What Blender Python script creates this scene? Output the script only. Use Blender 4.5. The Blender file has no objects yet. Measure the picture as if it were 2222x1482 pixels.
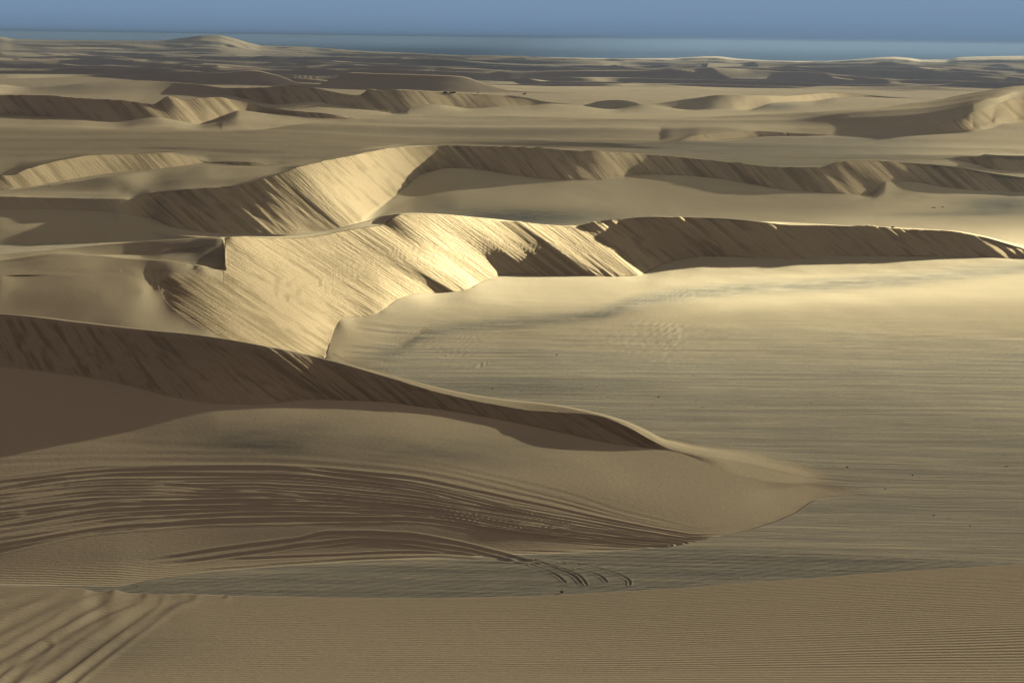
import bpy, bmesh, math, random
import numpy as np
TAU_N = [2.2, 2.2, 1.35, .50, .22, .12, .18, .22]
HAZE = 2.0e-4; HAZE_COL = (.074, .108, .180, 1); OVC = (.0150, .0112, .0092, 1)

random.seed(7)
C = bpy.context.scene.collection

# ------------------------------------------------------------------ camera
W, H, F = 2222.0, 1482.0, 4320.0
CAM_Z = 38.0                       # the sand flat is z = 0
PITCH = math.atan((741.0 - 84.0) / F)
ROLL = math.radians(0.75)

def ray(u, v):
    """world tangents (a = x/y, k = z/y) of the sight line through a picture point"""
    u = np.asarray(u, float); v = np.asarray(v, float)
    dx = (u - W / 2) / F; dy = -(v - H / 2) / F
    c, s = math.cos(ROLL), math.sin(ROLL)
    x = dx * c - dy * s; yy = dx * s + dy * c; z = -1.0
    t = math.pi / 2 - PITCH
    ct, st = math.cos(t), math.sin(t)
    Y = yy * ct - z * st
    Z = yy * st + z * ct
    return x / Y, Z / Y

def pchip(x, y, q):
    x = np.asarray(x, float); y = np.asarray(y, float)
    if len(x) == 1: return np.full_like(q, y[0])
    h = np.diff(x); d = np.diff(y) / h
    m = np.zeros_like(y)
    if len(x) > 2:
        w1 = 2 * h[1:] + h[:-1]; w2 = h[1:] + 2 * h[:-1]
        ok = (d[:-1] * d[1:]) > 0
        with np.errstate(divide='ignore', invalid='ignore'):
            mm = (w1 + w2) / (w1 / d[:-1] + w2 / d[1:])
        m[1:-1] = np.where(ok, mm, 0)
    m[0] = d[0]; m[-1] = d[-1]
    qc = np.clip(q, x[0], x[-1])
    i = np.clip(np.searchsorted(x, qc) - 1, 0, len(x) - 2)
    t = (qc - x[i]) / h[i]
    return ((2*t**3 - 3*t**2 + 1) * y[i] + (t**3 - 2*t**2 + t) * h[i] * m[i]
            + (-2*t**3 + 3*t**2) * y[i+1] + (t**3 - t**2) * h[i] * m[i+1])

# ------------------------------------------------------------------ noise
_rng = np.random.RandomState(11)
_PERM = _rng.permutation(512)
_VAL = _rng.rand(512) * 2 - 1
def vnoise(x, y, seed=0):
    x = np.asarray(x, float); y = np.asarray(y, float) + 0 * x
    xi = np.floor(x).astype(np.int64); yi = np.floor(y).astype(np.int64)
    fx = x - xi; fy = y - yi
    fx = fx*fx*fx*(fx*(fx*6-15)+10); fy = fy*fy*fy*(fy*(fy*6-15)+10)
    def h(i, j): return _VAL[(_PERM[(i + seed*37) & 511] + j * 7 + _PERM[(j + seed*13) & 511]) & 511]
    a = h(xi, yi); b = h(xi+1, yi); c = h(xi, yi+1); d = h(xi+1, yi+1)
    return (a + (b-a)*fx) * (1-fy) + (c + (d-c)*fx) * fy
def fbm(x, y, oct=4, seed=0, gain=.5):
    s = 0; A = 1; n = 0
    for o in range(oct):
        s = s + A * vnoise(x * 2**o + 17.3*o, y * 2**o - 9.1*o, seed + o); n += A; A *= gain
    return s / n
def sstep(e0, e1, x):
    t = np.clip((x - e0) / (e1 - e0), 0, 1); return t*t*(3-2*t)

# ------------------------------------------------------------------ columns of the terrain
a_l = float(ray(-30, 741)[0]); a_r = float(ray(W + 30, 741)[0])
NC = 1330
cols = np.concatenate([np.linspace(-0.62, a_l, 90, endpoint=False) ,
                       np.linspace(a_l, a_r, NC), np.linspace(a_r, 0.62, 91)[1:]])
# picture column of every terrain column (at mid height), used to look the outline tables up
U = W / 2 + cols * F / 1.0037
NCOL = len(cols)

UL = U                              # picture column of each terrain column at the height of the line being drawn
def tab(t):
    if isinstance(t, (int, float)): return np.full(NCOL, float(t))
    t = np.array(t, float)
    return pchip(t[:, 0], t[:, 1], UL)
def to_px(Xa, Ya, Za):
    cp, sp = math.cos(PITCH), math.sin(PITCH)
    fwd = Ya*cp - Za*sp; upv = Ya*sp + Za*cp
    xi = Xa/fwd; yi = upv/fwd
    c, s = math.cos(ROLL), math.sin(ROLL)
    dx = xi*c + yi*s; dy = -xi*s + yi*c
    return W/2 + dx*F, H/2 - dy*F

lines = []     # each: dict(y, z, crease, w, name)
def raw(name, y, z, crease=False, rng=None, fade=40):
    w = np.ones(NCOL)
    if rng:
        if rng[0] is not None: w *= sstep(rng[0] - fade, rng[0] + .01, UL)
        if rng[1] is not None: w *= 1 - sstep(rng[1] - .01, rng[1] + fade, UL)
    lines.append(dict(name=name, y=y, z=z, crease=crease, w=w))
def kline(pts):
    p = np.array(pts, float)
    a, k = ray(p[:, 0], p[:, 1])
    return pchip(a, k, cols)
def L(name, pts, z=None, y=None, up=None, plane=None, ysm=None, dyl=None, **kw):
    global UL
    k = kline(pts)
    UL = to_px(cols, np.ones(NCOL), k)[0]
    if z is not None: z = tab(z); yy = z / k
    elif y is not None: yy = tab(y)
    elif up is not None:
        s = tab(up); b = lines[-1]; yy = (b['z'] - s * b['y']) / (k - s)
    elif dyl is not None: yy = lines[-1]['y'] + tab(dyl)
    elif plane is not None:
        z0, gx, gy = plane; yy = z0 / (k - gx * cols - gy)
    if ysm:
        u0, u1, sg = ysm
        n = int(3*sg); ker = np.exp(-.5*(np.arange(-n, n+1)/sg)**2); ker /= ker.sum()
        ysmo = np.convolve(np.pad(yy, n, mode='edge'), ker, 'valid')
        w_ = sstep(u0 - 40, u0 + 40, UL) * (1 - sstep(u1 - 40, u1 + 40, UL))
        yy = yy*(1-w_) + ysmo*w_
    raw(name, yy, k * yy, **kw)
def HID(name, dy, z, **kw):
    b = lines[-1]; raw(name, b['y'] + tab(dy), tab(z), **kw)

# ---- foreground dune
raw('F0', np.full(NCOL, 3.2), np.full(NCOL, -2.2))
raw('F1', np.full(NCOL, 15.0), np.full(NCOL, -5.35) + 0.25*sstep(1200, 2400, U))
L('F2', [(-900,1482),(0,1482),(1100,1482),(2222,1482),(3100,1482)], y=30)
L('F3', [(-900,1385),(0,1385),(1100,1392),(1700,1372),(2222,1350),(3100,1320)], y=41)
L('Fcrest', [(-900,1262),(0,1273),(100,1274),(170,1275),(215,1284),(245,1280),(290,1287),(360,1289),(400,1287.5),(480,1291),(800,1297),(1110,1294),(1400,1280),(1700,1258),(2000,1236),(2222,1224),(2700,1195),(3100,1180)],
  y=[(-900,55),(1300,55),(2222,61),(3100,66)], crease=True)
HID('Ffoot', 37, -38)
# ---- near dune A
L('Afoot', [(-900,1262),(0,1268),(150,1270),(250,1272),(330,1258),(420,1244),(700,1222),(900,1211),(1060,1206),(1300,1196),(1450,1185),(1530,1170),(1640,1145),(1720,1115),(1770,1085),(1900,1075),(3100,1060)], z=-38)
L('A1', [(-900,1165),(0,1155),(500,1135),(900,1140),(1200,1150),(1500,1140),(1650,1110),(1770,1072),(3100,1040)],
  z=[(-900,-36.8),(500,-36.8),(900,-37),(1300,-37.5),(1600,-37.75),(1700,-37.88),(1790,-37.96),(1950,-38)])
L('A2', [(-900,1010),(0,1010),(500,1000),(900,1020),(1200,1040),(1450,1072),(1600,1075),(1700,1062),(1770,1056),(3100,1010)],
  z=[(-900,-35),(500,-35),(900,-35.3),(1200,-36),(1450,-36.9),(1600,-37.4),(1700,-37.72),(1790,-37.9),(1950,-38)])
L('Abase', [(-900,760),(0,795),(130,810),(250,830),(380,862),(480,876),(550,877),(700,868),(800,870),(960,888),(1150,922),(1350,965),(1455,978),(1600,1030),(1700,1048),(1770,1047),(3100,990)],
  z=[(-900,-30.5),(0,-31.5),(480,-33),(800,-33.6),(1150,-35),(1350,-35.8),(1455,-36.1),(1600,-37),(1700,-37.5),(1790,-37.84),(1880,-37.97),(1980,-38)], crease=True)
L('Acrest', [(-900,640),(0,683),(150,698),(300,715),(480,735),(600,757),(720,785),(850,822),(950,850),(1050,873),(1150,889),(1250,896),(1300,902),(1350,920),(1410,953),(1458,976),(1600,1008),(1740,1036),(1770,1040),(3100,980)],
  up=[(-900,.6),(1380,.55),(1460,.3),(1600,.03),(1770,0)], crease=True)
L('Asil', [(-900,638),(0,682),(300,714),(600,756),(760,793),(850,815),(900,828),(1000,852),(1100,868),(1200,879),(1290,897),(1350,914),(1400,937),(1450,966),(1500,983),(1600,1001),(1740,1032),(1770,1038),(3100,975)],
  up=.03)
HID('Aback', [(-900,8),(500,8),(800,14)], [(-900,-29.6),(0,-29.9),(300,-30.1),(450,-31.2),(520,-32.8),(600,-35.6),(700,-38)])
L('Bapron', [(-900,850),(690,812),(740,775),(850,722),(960,702),(1045,682),(1200,668),(1400,640),(1500,614),(1650,602),(2222,592),(3100,640)], z=-38, rng=(740, None), fade=35)
# ---- sunlit dune B
PB = (-65.03, -.65, .05395)
L('Blow', [(-900,655),(0,640),(200,640),(330,628),(343,622),(355,645),(380,672),(410,695),(450,718),(490,737),(600,775),(690,785),(707,776),(714,752),(725,715),(740,694),(780,688),(812,681),(838,665),(865,648),(900,638),(950,636),(990,633),(1020,625),(1045,611),(1075,601),(1111,596),(1250,598),(1320,600),(1380,598),(1410,588),(1440,572),(1480,562),(1530,556),(1650,560),(1720,562),(1850,555),(2000,557),(2100,558),(2222,563),(3100,600)],
  z=[(-900,-38),(703,-38),(714,-37.85),(725,-37.4),(740,-36.9),(780,-37.2),(812,-37.2),(840,-37.0),(865,-36.95),(900,-37.05),(960,-37.5),(1045,-37.3),(1150,-37.6),(1300,-37.9),(1400,-38.1),(1460,-37.6),(1530,-36.9),(2000,-37.0),(2150,-37.4),(2222,-37.7),(3100,-38)], crease=True)
_k = kline([(-900,655),(0,640),(200,640),(330,628),(343,622),(355,645),(380,672),(410,695),(450,718),(490,737),(600,775),(690,785),(707,776),(3100,776)])
_y = tab([(-900,218),(0,218),(200,217),(300,220),(343,225),(355,219.8),(380,212.3),(410,207.6),(450,204),(490,203.2),(520,205),(600,214),(690,233),(707,235.6),(3100,236)])
_wz = sstep(696, 712, UL)
lines[-1]['z'] = _k*_y*(1-_wz) + lines[-1]['z']*_wz
lines[-1]['y'] = _y*(1-_wz) + lines[-1]['y']*_wz
L('Brim', [(-900,605),(0,598),(200,597),(290,600),(330,610),(344,619),(352,605),(366,591.5),(383,585.5),(423,583),(440,578.5),(455,582),(470,587),(486,588.5),(493,590),(600,600)],
  y=[(-900,229),(0,230.5),(200,230.5),(290,230),(330,229),(343,226.1),(346,226.8),(352,229.0),(366,231.6),(383,233),(423,235),(440,236.4),(470,237.8),(493,240),(600,250)], crease=False, rng=(None, 490), fade=110)
L('Bedge', [(-900,610),(0,572),(130,556),(200,553.5),(300,561),(357,564),(406,571.5),(440,576.5),(470,585.5),(486,587),(493,584),(600,585)],
  y=[(-900,243),(0,245),(200,247),(300,243),(357,240),(406,238.3),(440,238.5),(470,239.6),(486,241.2),(600,252)], crease=True, rng=(None, 488), fade=110)
_b = lines[-1]
raw('Bhol', _b['y'] + 3, _b['z'] + tab([(-900,.1),(110,.1),(200,-.3),(300,-.8),(440,-1.3),(483,-1.0),(489,.5),(600,.5)]), rng=(None, 488), fade=110)
L('Bwall', [(-900,590),(0,560),(130,551),(200,553),(300,552.5),(357,539),(413,528),(470,518.5),(484,519.5),(493,530),(600,540)],
  y=[(-900,256),(0,257),(300,260),(413,262),(485,261),(600,268)], crease=False, rng=(None, 488), fade=110)
L('Bcrest', [(-900,600),(0,552),(130,540),(200,533.5),(300,526),(413,519),(478,515.5),(488,519),(500,516),(540,514),(600,516),(660,514),(700,510),(765,497),(800,492),(830,487),(850,475),(870,466),(900,463.5),(960,466),(1050,473),(1100,480),(1150,484),(1200,488),(1240,491),(1270,487),(1310,479),(1370,473),(1430,471),(1550,474),(1650,482),(1710,489),(1850,490),(1950,497),(2060,502),(2130,515),(2222,540),(2500,600),(3100,640)],
  y=[(-900,262),(0,263),(300,266),(413,266),(485,263.5),(540,271),(600,281),(700,293),(780,303),(850,312),(900,318),(960,324),(1050,331),(1150,337),(1250,343),(1320,347),(1370,350.5),(1430,351),(1500,353.5),(1600,355),(1850,357),(2050,360),(2222,359),(2700,345)], crease=True)
L('Bsil', [(-900,599),(0,551),(300,525),(478,514.5),(540,513),(600,514),(700,502),(760,489),(800,479),(840,467),(870,463.5),(900,462.5),(1050,472),(1240,490.3),(1430,470.3),(1650,481.3),(1850,489.3),(2060,501),(2130,513.5),(2222,538),(2500,598),(3100,638)],
  up=.03)
HID('Bback', 24, [(-900,-37),(300,-37),(450,-38)])
# ---- high dune C
L('Cfoot', [(-900,545),(0,533),(100,531),(220,527),(400,522),(500,528),(650,524),(765,508),(900,490),(1100,486),(1250,486),(1400,478),(1500,462),(1700,455),(1900,455),(2100,440),(2222,432),(3100,440)], z=-38)
L('Cmid', [(-900,500),(0,495),(250,497),(330,500),(370,509),(450,514),(600,513),(700,507),(765,497),(850,455),(900,435),(1000,430),(1200,442),(1500,435),(1700,437),(1850,440),(1950,428),(2222,426),(3100,430)],
  z=[(-900,-36.3),(0,-36.3),(330,-37),(500,-37.7),(765,-38),(900,-37),(1000,-36.3),(1200,-36.5),(1500,-37),(1850,-37.8),(2222,-38)])
L('Cbase', [(-900,455),(0,455),(100,455),(250,462),(330,475),(370,492),(450,505),(540,510),(600,510),(680,503),(765,492),(830,445),(880,405),(920,378),(975,366),(1040,370),(1120,382),(1220,392),(1300,390),(1400,380),(1500,383),(1600,395),(1700,412),(1850,423),(1890,425),(1925,396),(1980,398),(2040,408),(2150,418),(2222,420),(3100,440)],
  z=[(-900,-34.5),(0,-34.5),(250,-34.6),(370,-36.8),(500,-37.4),(680,-37.7),(765,-37.5),(830,-37),(880,-36),(975,-34.3),(1120,-34.6),(1300,-34.8),(1500,-35.3),(1700,-36.5),(1850,-37.3),(1930,-37),(2050,-37.4),(2222,-38)], crease=True, ysm=(1780, 4000, 32))
L('Ccrest', [(-900,420),(0,428),(130,431),(280,432.5),(330,420),(400,411.5),(500,405),(545,397),(590,383),(640,367),(690,352),(750,338),(820,325),(900,318.5),(1000,318),(1150,322),(1300,330),(1450,340),(1600,355),(1700,363),(1780,363.5),(1820,352),(1870,349),(1950,355),(2040,362),(2150,378),(2222,388),(2600,420),(3100,430)],
  up=[(-900,.5),(280,.5),(375,.45),(450,.4),(675,.39),(750,.31),(830,.30),(900,.36),(975,.45),(1150,.5),(1550,.5),(1700,.45),(1870,.4),(3100,.45)], crease=True, ysm=(-900, 4000, 14))
b = lines[-1]
L('Cst', [(-900,445),(0,421),(150,419),(250,419),(330,406),(400,398),(500,387),(600,371),(690,351),(760,335.5),(820,324.3),(900,317.6),(1000,317.2),(1150,321.2),(1300,329.2),(1450,339.2),(1600,354.2),(1700,362.2),(1780,362.5),(1820,351),(1870,348),(1950,354),(2150,377),(2222,387),(3100,429)],
  dyl=[(-900,15),(600,15),(690,4),(760,2),(3100,2)])
L('Csil', [(-900,440),(0,413),(100,402),(250,378),(330,368),(400,361),(455,356.5),(560,360),(640,357),(690,350),(760,335),(820,324),(900,317.3),(1000,316.9),(1150,320.9),(1300,328.9),(1450,338.9),(1600,353.9),(1700,361.9),(1780,362.2),(1820,350.7),(1870,347.7),(1950,353.7),(2150,376.7),(2222,386.7),(3100,428.7)],
  dyl=[(-900,14),(0,14),(250,26),(455,46),(600,21),(690,3),(760,2),(3100,2)])
HID('Cback', 22, [(-900,-36.5),(600,-36.5),(900,-36.5)])
# ---- dune D (left) and the small dune at the right edge
L('Dbase', [(-900,430),(0,412),(60,406),(120,396),(200,383.5),(280,374),(350,369),(400,362),(455,354.5),(480,356.5),(540,361),(590,358),(640,352),(700,347),(900,323),(1100,323),(1300,327),(1450,333),(1600,345),(1800,347),(2000,348),(2060,346),(2100,352),(2160,375),(2222,378),(3100,380)],
  z=[(-900,-36),(640,-36),(700,-36.5),(3100,-36.5)], crease=True)
L('Dcrest', [(-900,410),(0,383),(30,378),(60,366),(110,352),(150,344),(200,337),(300,335),(370,332.5),(400,338),(430,346),(455,353),(480,352),(540,352.5),(590,357.4),(640,351),(700,346),(900,322),(1100,322),(1300,326),(1450,332),(1600,344),(1800,346),(2000,347),(2060,343),(2100,339.5),(2222,345),(3100,350)],
  up=[(-900,.45),(590,.4),(640,0),(2000,0),(2070,.4),(3100,.4)], crease=True)
L('Est', [(-900,345),(0,331),(130,335),(200,331),(370,328),(480,333),(600,341),(700,337),(900,317),(1100,316),(1300,319),(1450,325),(1600,336),(1800,337),(2000,336),(2222,335),(3100,340)], z=-36.6)
L('E1', [(-900,325),(0,320),(400,322),(600,328),(780,321),(900,311),(1000,309),(1300,317),(1470,322),(1600,325),(1800,326),(2000,324),(2222,322),(3100,320)], z=[(-900,-35.9),(600,-35.9),(1000,-35.9),(1500,-36.3),(3100,-36.2)])
L('E2', [(-900,310),(0,309),(400,311),(780,306),(1000,302),(1300,312),(1470,312),(1560,305),(1650,298),(1800,294),(1900,292),(1980,291),(2100,287),(2222,262),(3100,230)],
  z=[(-900,-35.2),(1300,-35.4),(1560,-35.5),(1800,-34.8),(1980,-34.2),(2100,-33.6),(2222,-31.3),(3100,-29)], crease=True)
L('E3', [(-900,308),(0,307),(400,309),(780,304),(1000,300),(1300,310.5),(1440,311),(1470,309),(1520,292),(1600,286),(1700,288),(1800,291),(1900,290.5),(1980,286),(2050,265),(2222,210),(3100,130)],
  up=[(-900,0),(1430,0),(1500,.35),(1750,.3),(1850,.1),(1980,.35),(3100,.4)], crease=False)
L('E4', [(-900,304),(0,301),(300,300),(500,294),(650,288),(790,280),(900,272),(1111,268),(1300,272),(1500,264),(1700,260),(1850,254),(2000,245),(2100,228),(2222,197),(3100,100)],
  z=[(-900,-35),(0,-35),(500,-34.5),(790,-34.2),(1111,-33.6),(1500,-32.3),(1700,-31.4),(1850,-29.1),(2000,-26.9),(2222,-19.9),(3100,-12)])
L('Esil', [(-900,300),(0,293),(300,291),(500,288),(650,275),(790,260.5),(900,257),(1111,250.5),(1300,253.5),(1500,251.5),(1700,245),(1850,237.5),(2000,225),(2100,207.5),(2222,186.5),(2500,150),(3100,130)],
  z=[(-900,-35),(0,-35),(500,-34.2),(790,-33.5),(1111,-32.8),(1500,-31.4),(1700,-29.8),(1850,-27.6),(2000,-25.6),(2222,-18.7),(3100,-11)])
HID('Eback', 40, [(-900,-35.6),(300,-35.6),(700,-36.5),(1111,-36.5),(1800,-35),(2222,-33)])
# ---- dune G, second row
L('Gbase', [(-900,250),(0,247),(150,256),(250,266),(340,256),(380,262),(430,270),(470,262),(520,241),(600,248),(700,257),(790,259),(900,254.5),(1111,248),(1300,250.5),(1500,248),(3100,230)],
  z=-35.5, crease=True, ysm=(-900, 1500, 42), rng=(None, 1500), fade=150)
L('Gcrest', [(-900,195),(0,205),(100,206),(180,213),(260,216),(310,222),(330,225),(345,219),(365,208.5),(400,216),(430,212),(470,211),(500,216),(560,230),(620,240),(700,247),(790,258.3),(900,254),(1111,247.5),(1300,250),(1500,247),(3100,229)],
  up=[(-900,.4),(760,.35),(800,.0)], crease=True, ysm=(-900, 1500, 30), rng=(None, 1500), fade=150)
HID('Gback', 40, -36.3)
L('G2base', [(-900,225),(0,204),(150,206),(300,207),(400,204),(470,204),(500,206),(530,214),(600,228),(680,222),(740,232),(800,240),(860,247),(890,235),(950,228),(1020,236),(1080,233),(1150,230),(1200,226),(1250,228),(1330,236),(1400,227),(1500,238),(1560,236),(1620,238),(1680,224),(1720,221),(1760,220),(1820,213),(1900,212),(2000,215),(3100,215)],
  z=[(-900,-35.8),(1200,-36.2),(1700,-35),(2000,-36.5)], crease=True, ysm=(-900, 4000, 42))
L('G2crest', [(-900,185),(0,184),(60,190),(100,189),(200,180),(300,176),(420,182),(490,190.5),(560,190),(640,187),(680,192),(720,200),(765,207),(778,207.5),(790,202),(800,194.5),(830,198),(860,196),(900,197),(950,200),(1050,205),(1120,210),(1200,224),(1270,227.5),(1300,220),(1340,217),(1380,222),(1400,225),(1500,213),(1570,205),(1700,208),(1800,202),(1850,204.5),(1950,211.5),(2050,214.5),(3100,214)],
  up=[(-900,.15),(400,.08),(490,.4),(1200,.3),(1400,.3),(1500,.08),(1600,.35),(1850,.3),(2000,.02)], crease=True, ysm=(-900, 4000, 30))
HID('G2back', 50, -37)
# ---- plain, far dunes and skyline
L('Hflat', [(-900,205),(0,180),(200,176),(490,187),(700,193),(1000,203.5),(1140,207),(1400,206),(1600,204),(1900,208),(2222,208),(3100,210)], z=-36.8)
L('Hbase', [(-900,178),(0,172),(200,168),(490,184),(700,190),(1000,200),(1111,201),(1200,203),(1400,202),(1600,201),(1900,204),(2222,205),(3100,205)], z=-36.4, crease=True)
L('Hcrest', [(-900,162),(0,161),(250,162.5),(400,161),(500,157),(545,153),(600,163),(650,180),(690,183),(720,172),(765,158),(820,160),(900,162),(1000,166),(1060,185),(1111,196),(1200,201),(1340,200),(1430,194),(1520,194),(1600,200),(1900,203),(2222,204),(3100,204)],
  up=[(-900,.16),(600,.14),(700,.12),(1000,.15),(1200,.06),(1600,.03),(3100,.02)], crease=True)
HID('Hback', 70, -36)
L('J1', [(-900,152),(0,150),(500,149),(1000,158),(1500,172),(2222,185),(3100,190)], z=-36)
L('J2', [(-900,126),(0,126),(500,129),(1000,140),(1500,146),(1700,152),(1900,158),(2222,160),(3100,165)], z=-34)
L('Jsil', [(-900,70),(-300,74),(0,80),(30,85),(100,87),(200,88),(300,89),(350,88),(400,82.5),(440,77.8),(475,77.2),(500,82),(540,93),(570,99.5),(650,102),(700,105),(800,112),(900,116),(1000,121),(1060,122),(1111,123),(1300,127),(1450,127),(1550,123),(1600,128),(1700,133),(1800,133),(1850,130),(1940,124),(1970,126),(2000,130),(2050,130),(2080,125),(2150,123),(2222,122),(3100,110)],
  y=[(-900,4300),(350,4100),(460,3900),(600,4100),(1111,3800),(1600,4000),(2222,3900),(3100,3900)], crease=True)
HID('Jback', 600, -56)
HID('Jend', 300, -60)

names = [l['name'] for l in lines]
NL = len(lines)
Yk = np.array([l['y'] for l in lines]); Zk = np.array([l['z'] for l in lines]); Wk = np.array([l['w'] for l in lines])
# where a line fades out it slides onto the chord between the neighbours that are there
Yo, Zo = Yk.copy(), Zk.copy()
full = Wk >= .9999
for i in range(1, NL - 1):
    if full[i].all(): continue
    jp = np.zeros(NCOL, int); jn = np.zeros(NCOL, int)
    for j in range(i): jp = np.where(full[j], j, jp)
    for j in range(NL-1, i, -1): jn = np.where(full[j], j, jn)
    c = np.arange(NCOL); f = (i - jp) / (jn - jp)
    y_ = Yo[jp, c]*(1-f) + Yo[jn, c]*f; z_ = Zo[jp, c]*(1-f) + Zo[jn, c]*f
    Yk[i] = Yo[i]*Wk[i] + y_*(1-Wk[i]); Zk[i] = Zo[i]*Wk[i] + z_*(1-Wk[i])
for i in range(1, NL):
    Yk[i] = np.maximum(Yk[i], Yk[i-1] + np.maximum(.12, Yk[i-1]*.0006))

I = {n: i for i, n in enumerate(names)}
# rows per segment
rows = dict(F0=14, F1=26, F2=70, F3=85, Fcrest=12, Ffoot=240, Afoot=80, A1=85, A2=105, Abase=95, Acrest=10, Asil=6,
            Aback=64, Bapron=40, Blow=85, Brim=16, Bedge=4, Bhol=18, Bwall=26, Bcrest=5, Bsil=6, Bback=22, Cfoot=36, Cmid=42, Cbase=85,
            Ccrest=14, Cst=22, Csil=6, Cback=12, Dbase=28, Dcrest=22, Est=14, E1=14, E2=22, E3=26, E4=22, Esil=5, Eback=12,
            Gbase=32, Gcrest=6, Gback=14, G2base=26, G2crest=6, G2back=14, Hflat=10, Hbase=14, Hcrest=8, Hback=130, J1=150, J2=170,
            Jsil=5, Jback=3)
crease = [l['crease'] for l in lines]
sec = (Zk[1:] - Zk[:-1]) / (Yk[1:] - Yk[:-1])
# tangents at smooth lines
mt = np.zeros_like(Zk)
for i in range(1, NL - 1):
    d0, d1 = sec[i-1], sec[i]
    h0 = Yk[i]-Yk[i-1]; h1 = Yk[i+1]-Yk[i]
    same = d0*d1 > 0
    with np.errstate(divide='ignore', invalid='ignore'):
        hm = (h0+h1)*1.5*2 / ((h0+2*h1)/d0 + (2*h0+h1)/d1)
    mt[i] = np.where(same, hm, 0)
SLIP = {'Abase', 'Cbase', 'Dbase', 'Gbase', 'G2base', 'Blow', 'Brim', 'Bedge', 'Bhol', 'Bwall'}
Ys, Zs, seg, tt = [], [], [], []
for i in range(NL - 1):
    n = rows.get(names[i], 8)
    t = np.arange(n) / n
    if i == NL - 2: t = np.arange(n + 1) / n
    t = t[:, None]
    h = (Yk[i+1] - Yk[i])[None]
    m0 = (sec[i] if crease[i] else mt[i])[None]; m1 = (sec[i] if crease[i+1] else mt[i+1])[None]
    straight = names[i] in SLIP
    if straight: m0 = m1 = sec[i][None]
    z = ((2*t**3-3*t**2+1)*Zk[i] + (t**3-2*t**2+t)*h*m0 + (-2*t**3+3*t**2)*Zk[i+1] + (t**3-t**2)*h*m1)
    Ys.append(Yk[i] + t*h); Zs.append(z); seg += [i]*len(t); tt += list(t[:, 0])
Y = np.concatenate(Ys); Z = np.concatenate(Zs); seg = np.array(seg); tt = np.array(tt)
NR = len(Y)
X = cols[None] * Y
UU = np.broadcast_to(U[None], Y.shape)
def segmask(*nm): return np.isin(seg, [I[n] for n in nm])
def rowsof(*nm): return np.where(segmask(*nm))[0]

# ------------------------------------------------------------------ picture coordinates of the undisturbed surface
PU, PV = to_px(X, Y, Z)

# slip faces: straight from the crest to the foot along the avalanche direction
def px_table(pts, q):
    p = np.array(pts, float); return pchip(p[:, 0], p[:, 1], q)
def trace(pu, pv, cu, cv, mtab):
    uc = pu.copy()
    for _ in range(8):
        f = pu - px_table(mtab, np.clip(uc, -800, 3000)) * (pv - np.interp(uc, cu, cv))
        uc = .5*uc + .5*f
    return uc
def ruled(segs, base, crest, mtab, gate):
    r = rowsof(*segs)
    jb, jc = I[base], I[crest]
    ones = np.ones(NCOL)
    cu, cv = to_px(cols, ones, Zk[jc]/Yk[jc]); bu, bv = to_px(cols, ones, Zk[jb]/Yk[jb])
    g = np.linspace(-700, 2900, 1500)
    vc = np.interp(g, cu, cv); m = px_table(mtab, g)
    st = np.linspace(0, 1, 700)
    LU = g[:, None] + m[:, None]*st[None]*330; LV = vc[:, None] + st[None]*330
    below = LV >= np.interp(LU, bu, bv)
    first = np.argmax(below, axis=1)
    ub = LU[np.arange(len(g)), first]
    iyc = 1/np.interp(g, cu, Yk[jc]); iyb = 1/np.interp(ub, bu, Yk[jb]); vb = np.interp(ub, bu, bv)
    # smooth the depth of the crest and foot along the face a little
    ker = np.hanning(9); ker /= ker.sum()
    def sm(x): return np.convolve(np.pad(x, 4, mode='edge'), ker, 'valid')
    iyb = sm(iyb); vb = sm(vb)
    pu, pv = PU[r], PV[r]
    uc = trace(pu, pv, cu, cv, mtab)
    vcc = np.interp(uc, cu, cv)
    t = (pv - vcc) / np.maximum(np.interp(uc, g, vb) - vcc, 1.0)
    iy = np.interp(uc, g, iyc)*(1-t) + np.interp(uc, g, iyb)*t
    w = gate(pu, pv, uc)
    iy0 = 1/Y[r]
    tcol = tt[r][:, None]
    iyn = iy0*(1-w) + iy*w
    kk = Z[r]/Y[r]
    Y[r] = 1/iyn; Z[r] = kk*Y[r]; X[r] = cols[None]*Y[r]
mA = [(-400,.45),(0,.5),(300,.9),(500,1.35),(1000,1.2),(1300,1.7),(2600,1.7)]
mB = [(-400,1.6),(300,1.6),(700,1.55),(900,1.4),(1400,1.3),(2600,1.35)]
mC = [(-400,1.2),(400,1.15),(900,1.05),(1200,.92),(1700,.95),(1900,1.15),(2600,1.2)]
mD = [(-400,1.0),(2600,1.0)]
ruled(['Abase'], 'Abase', 'Acrest', mA, lambda u, v, c: 1 - sstep(1330, 1420, u))
ruled(['Blow','Brim','Bedge','Bhol','Bwall'], 'Blow', 'Bcrest', mB, lambda u, v, c: sstep(495, 560, c) * (u > 492))
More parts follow.
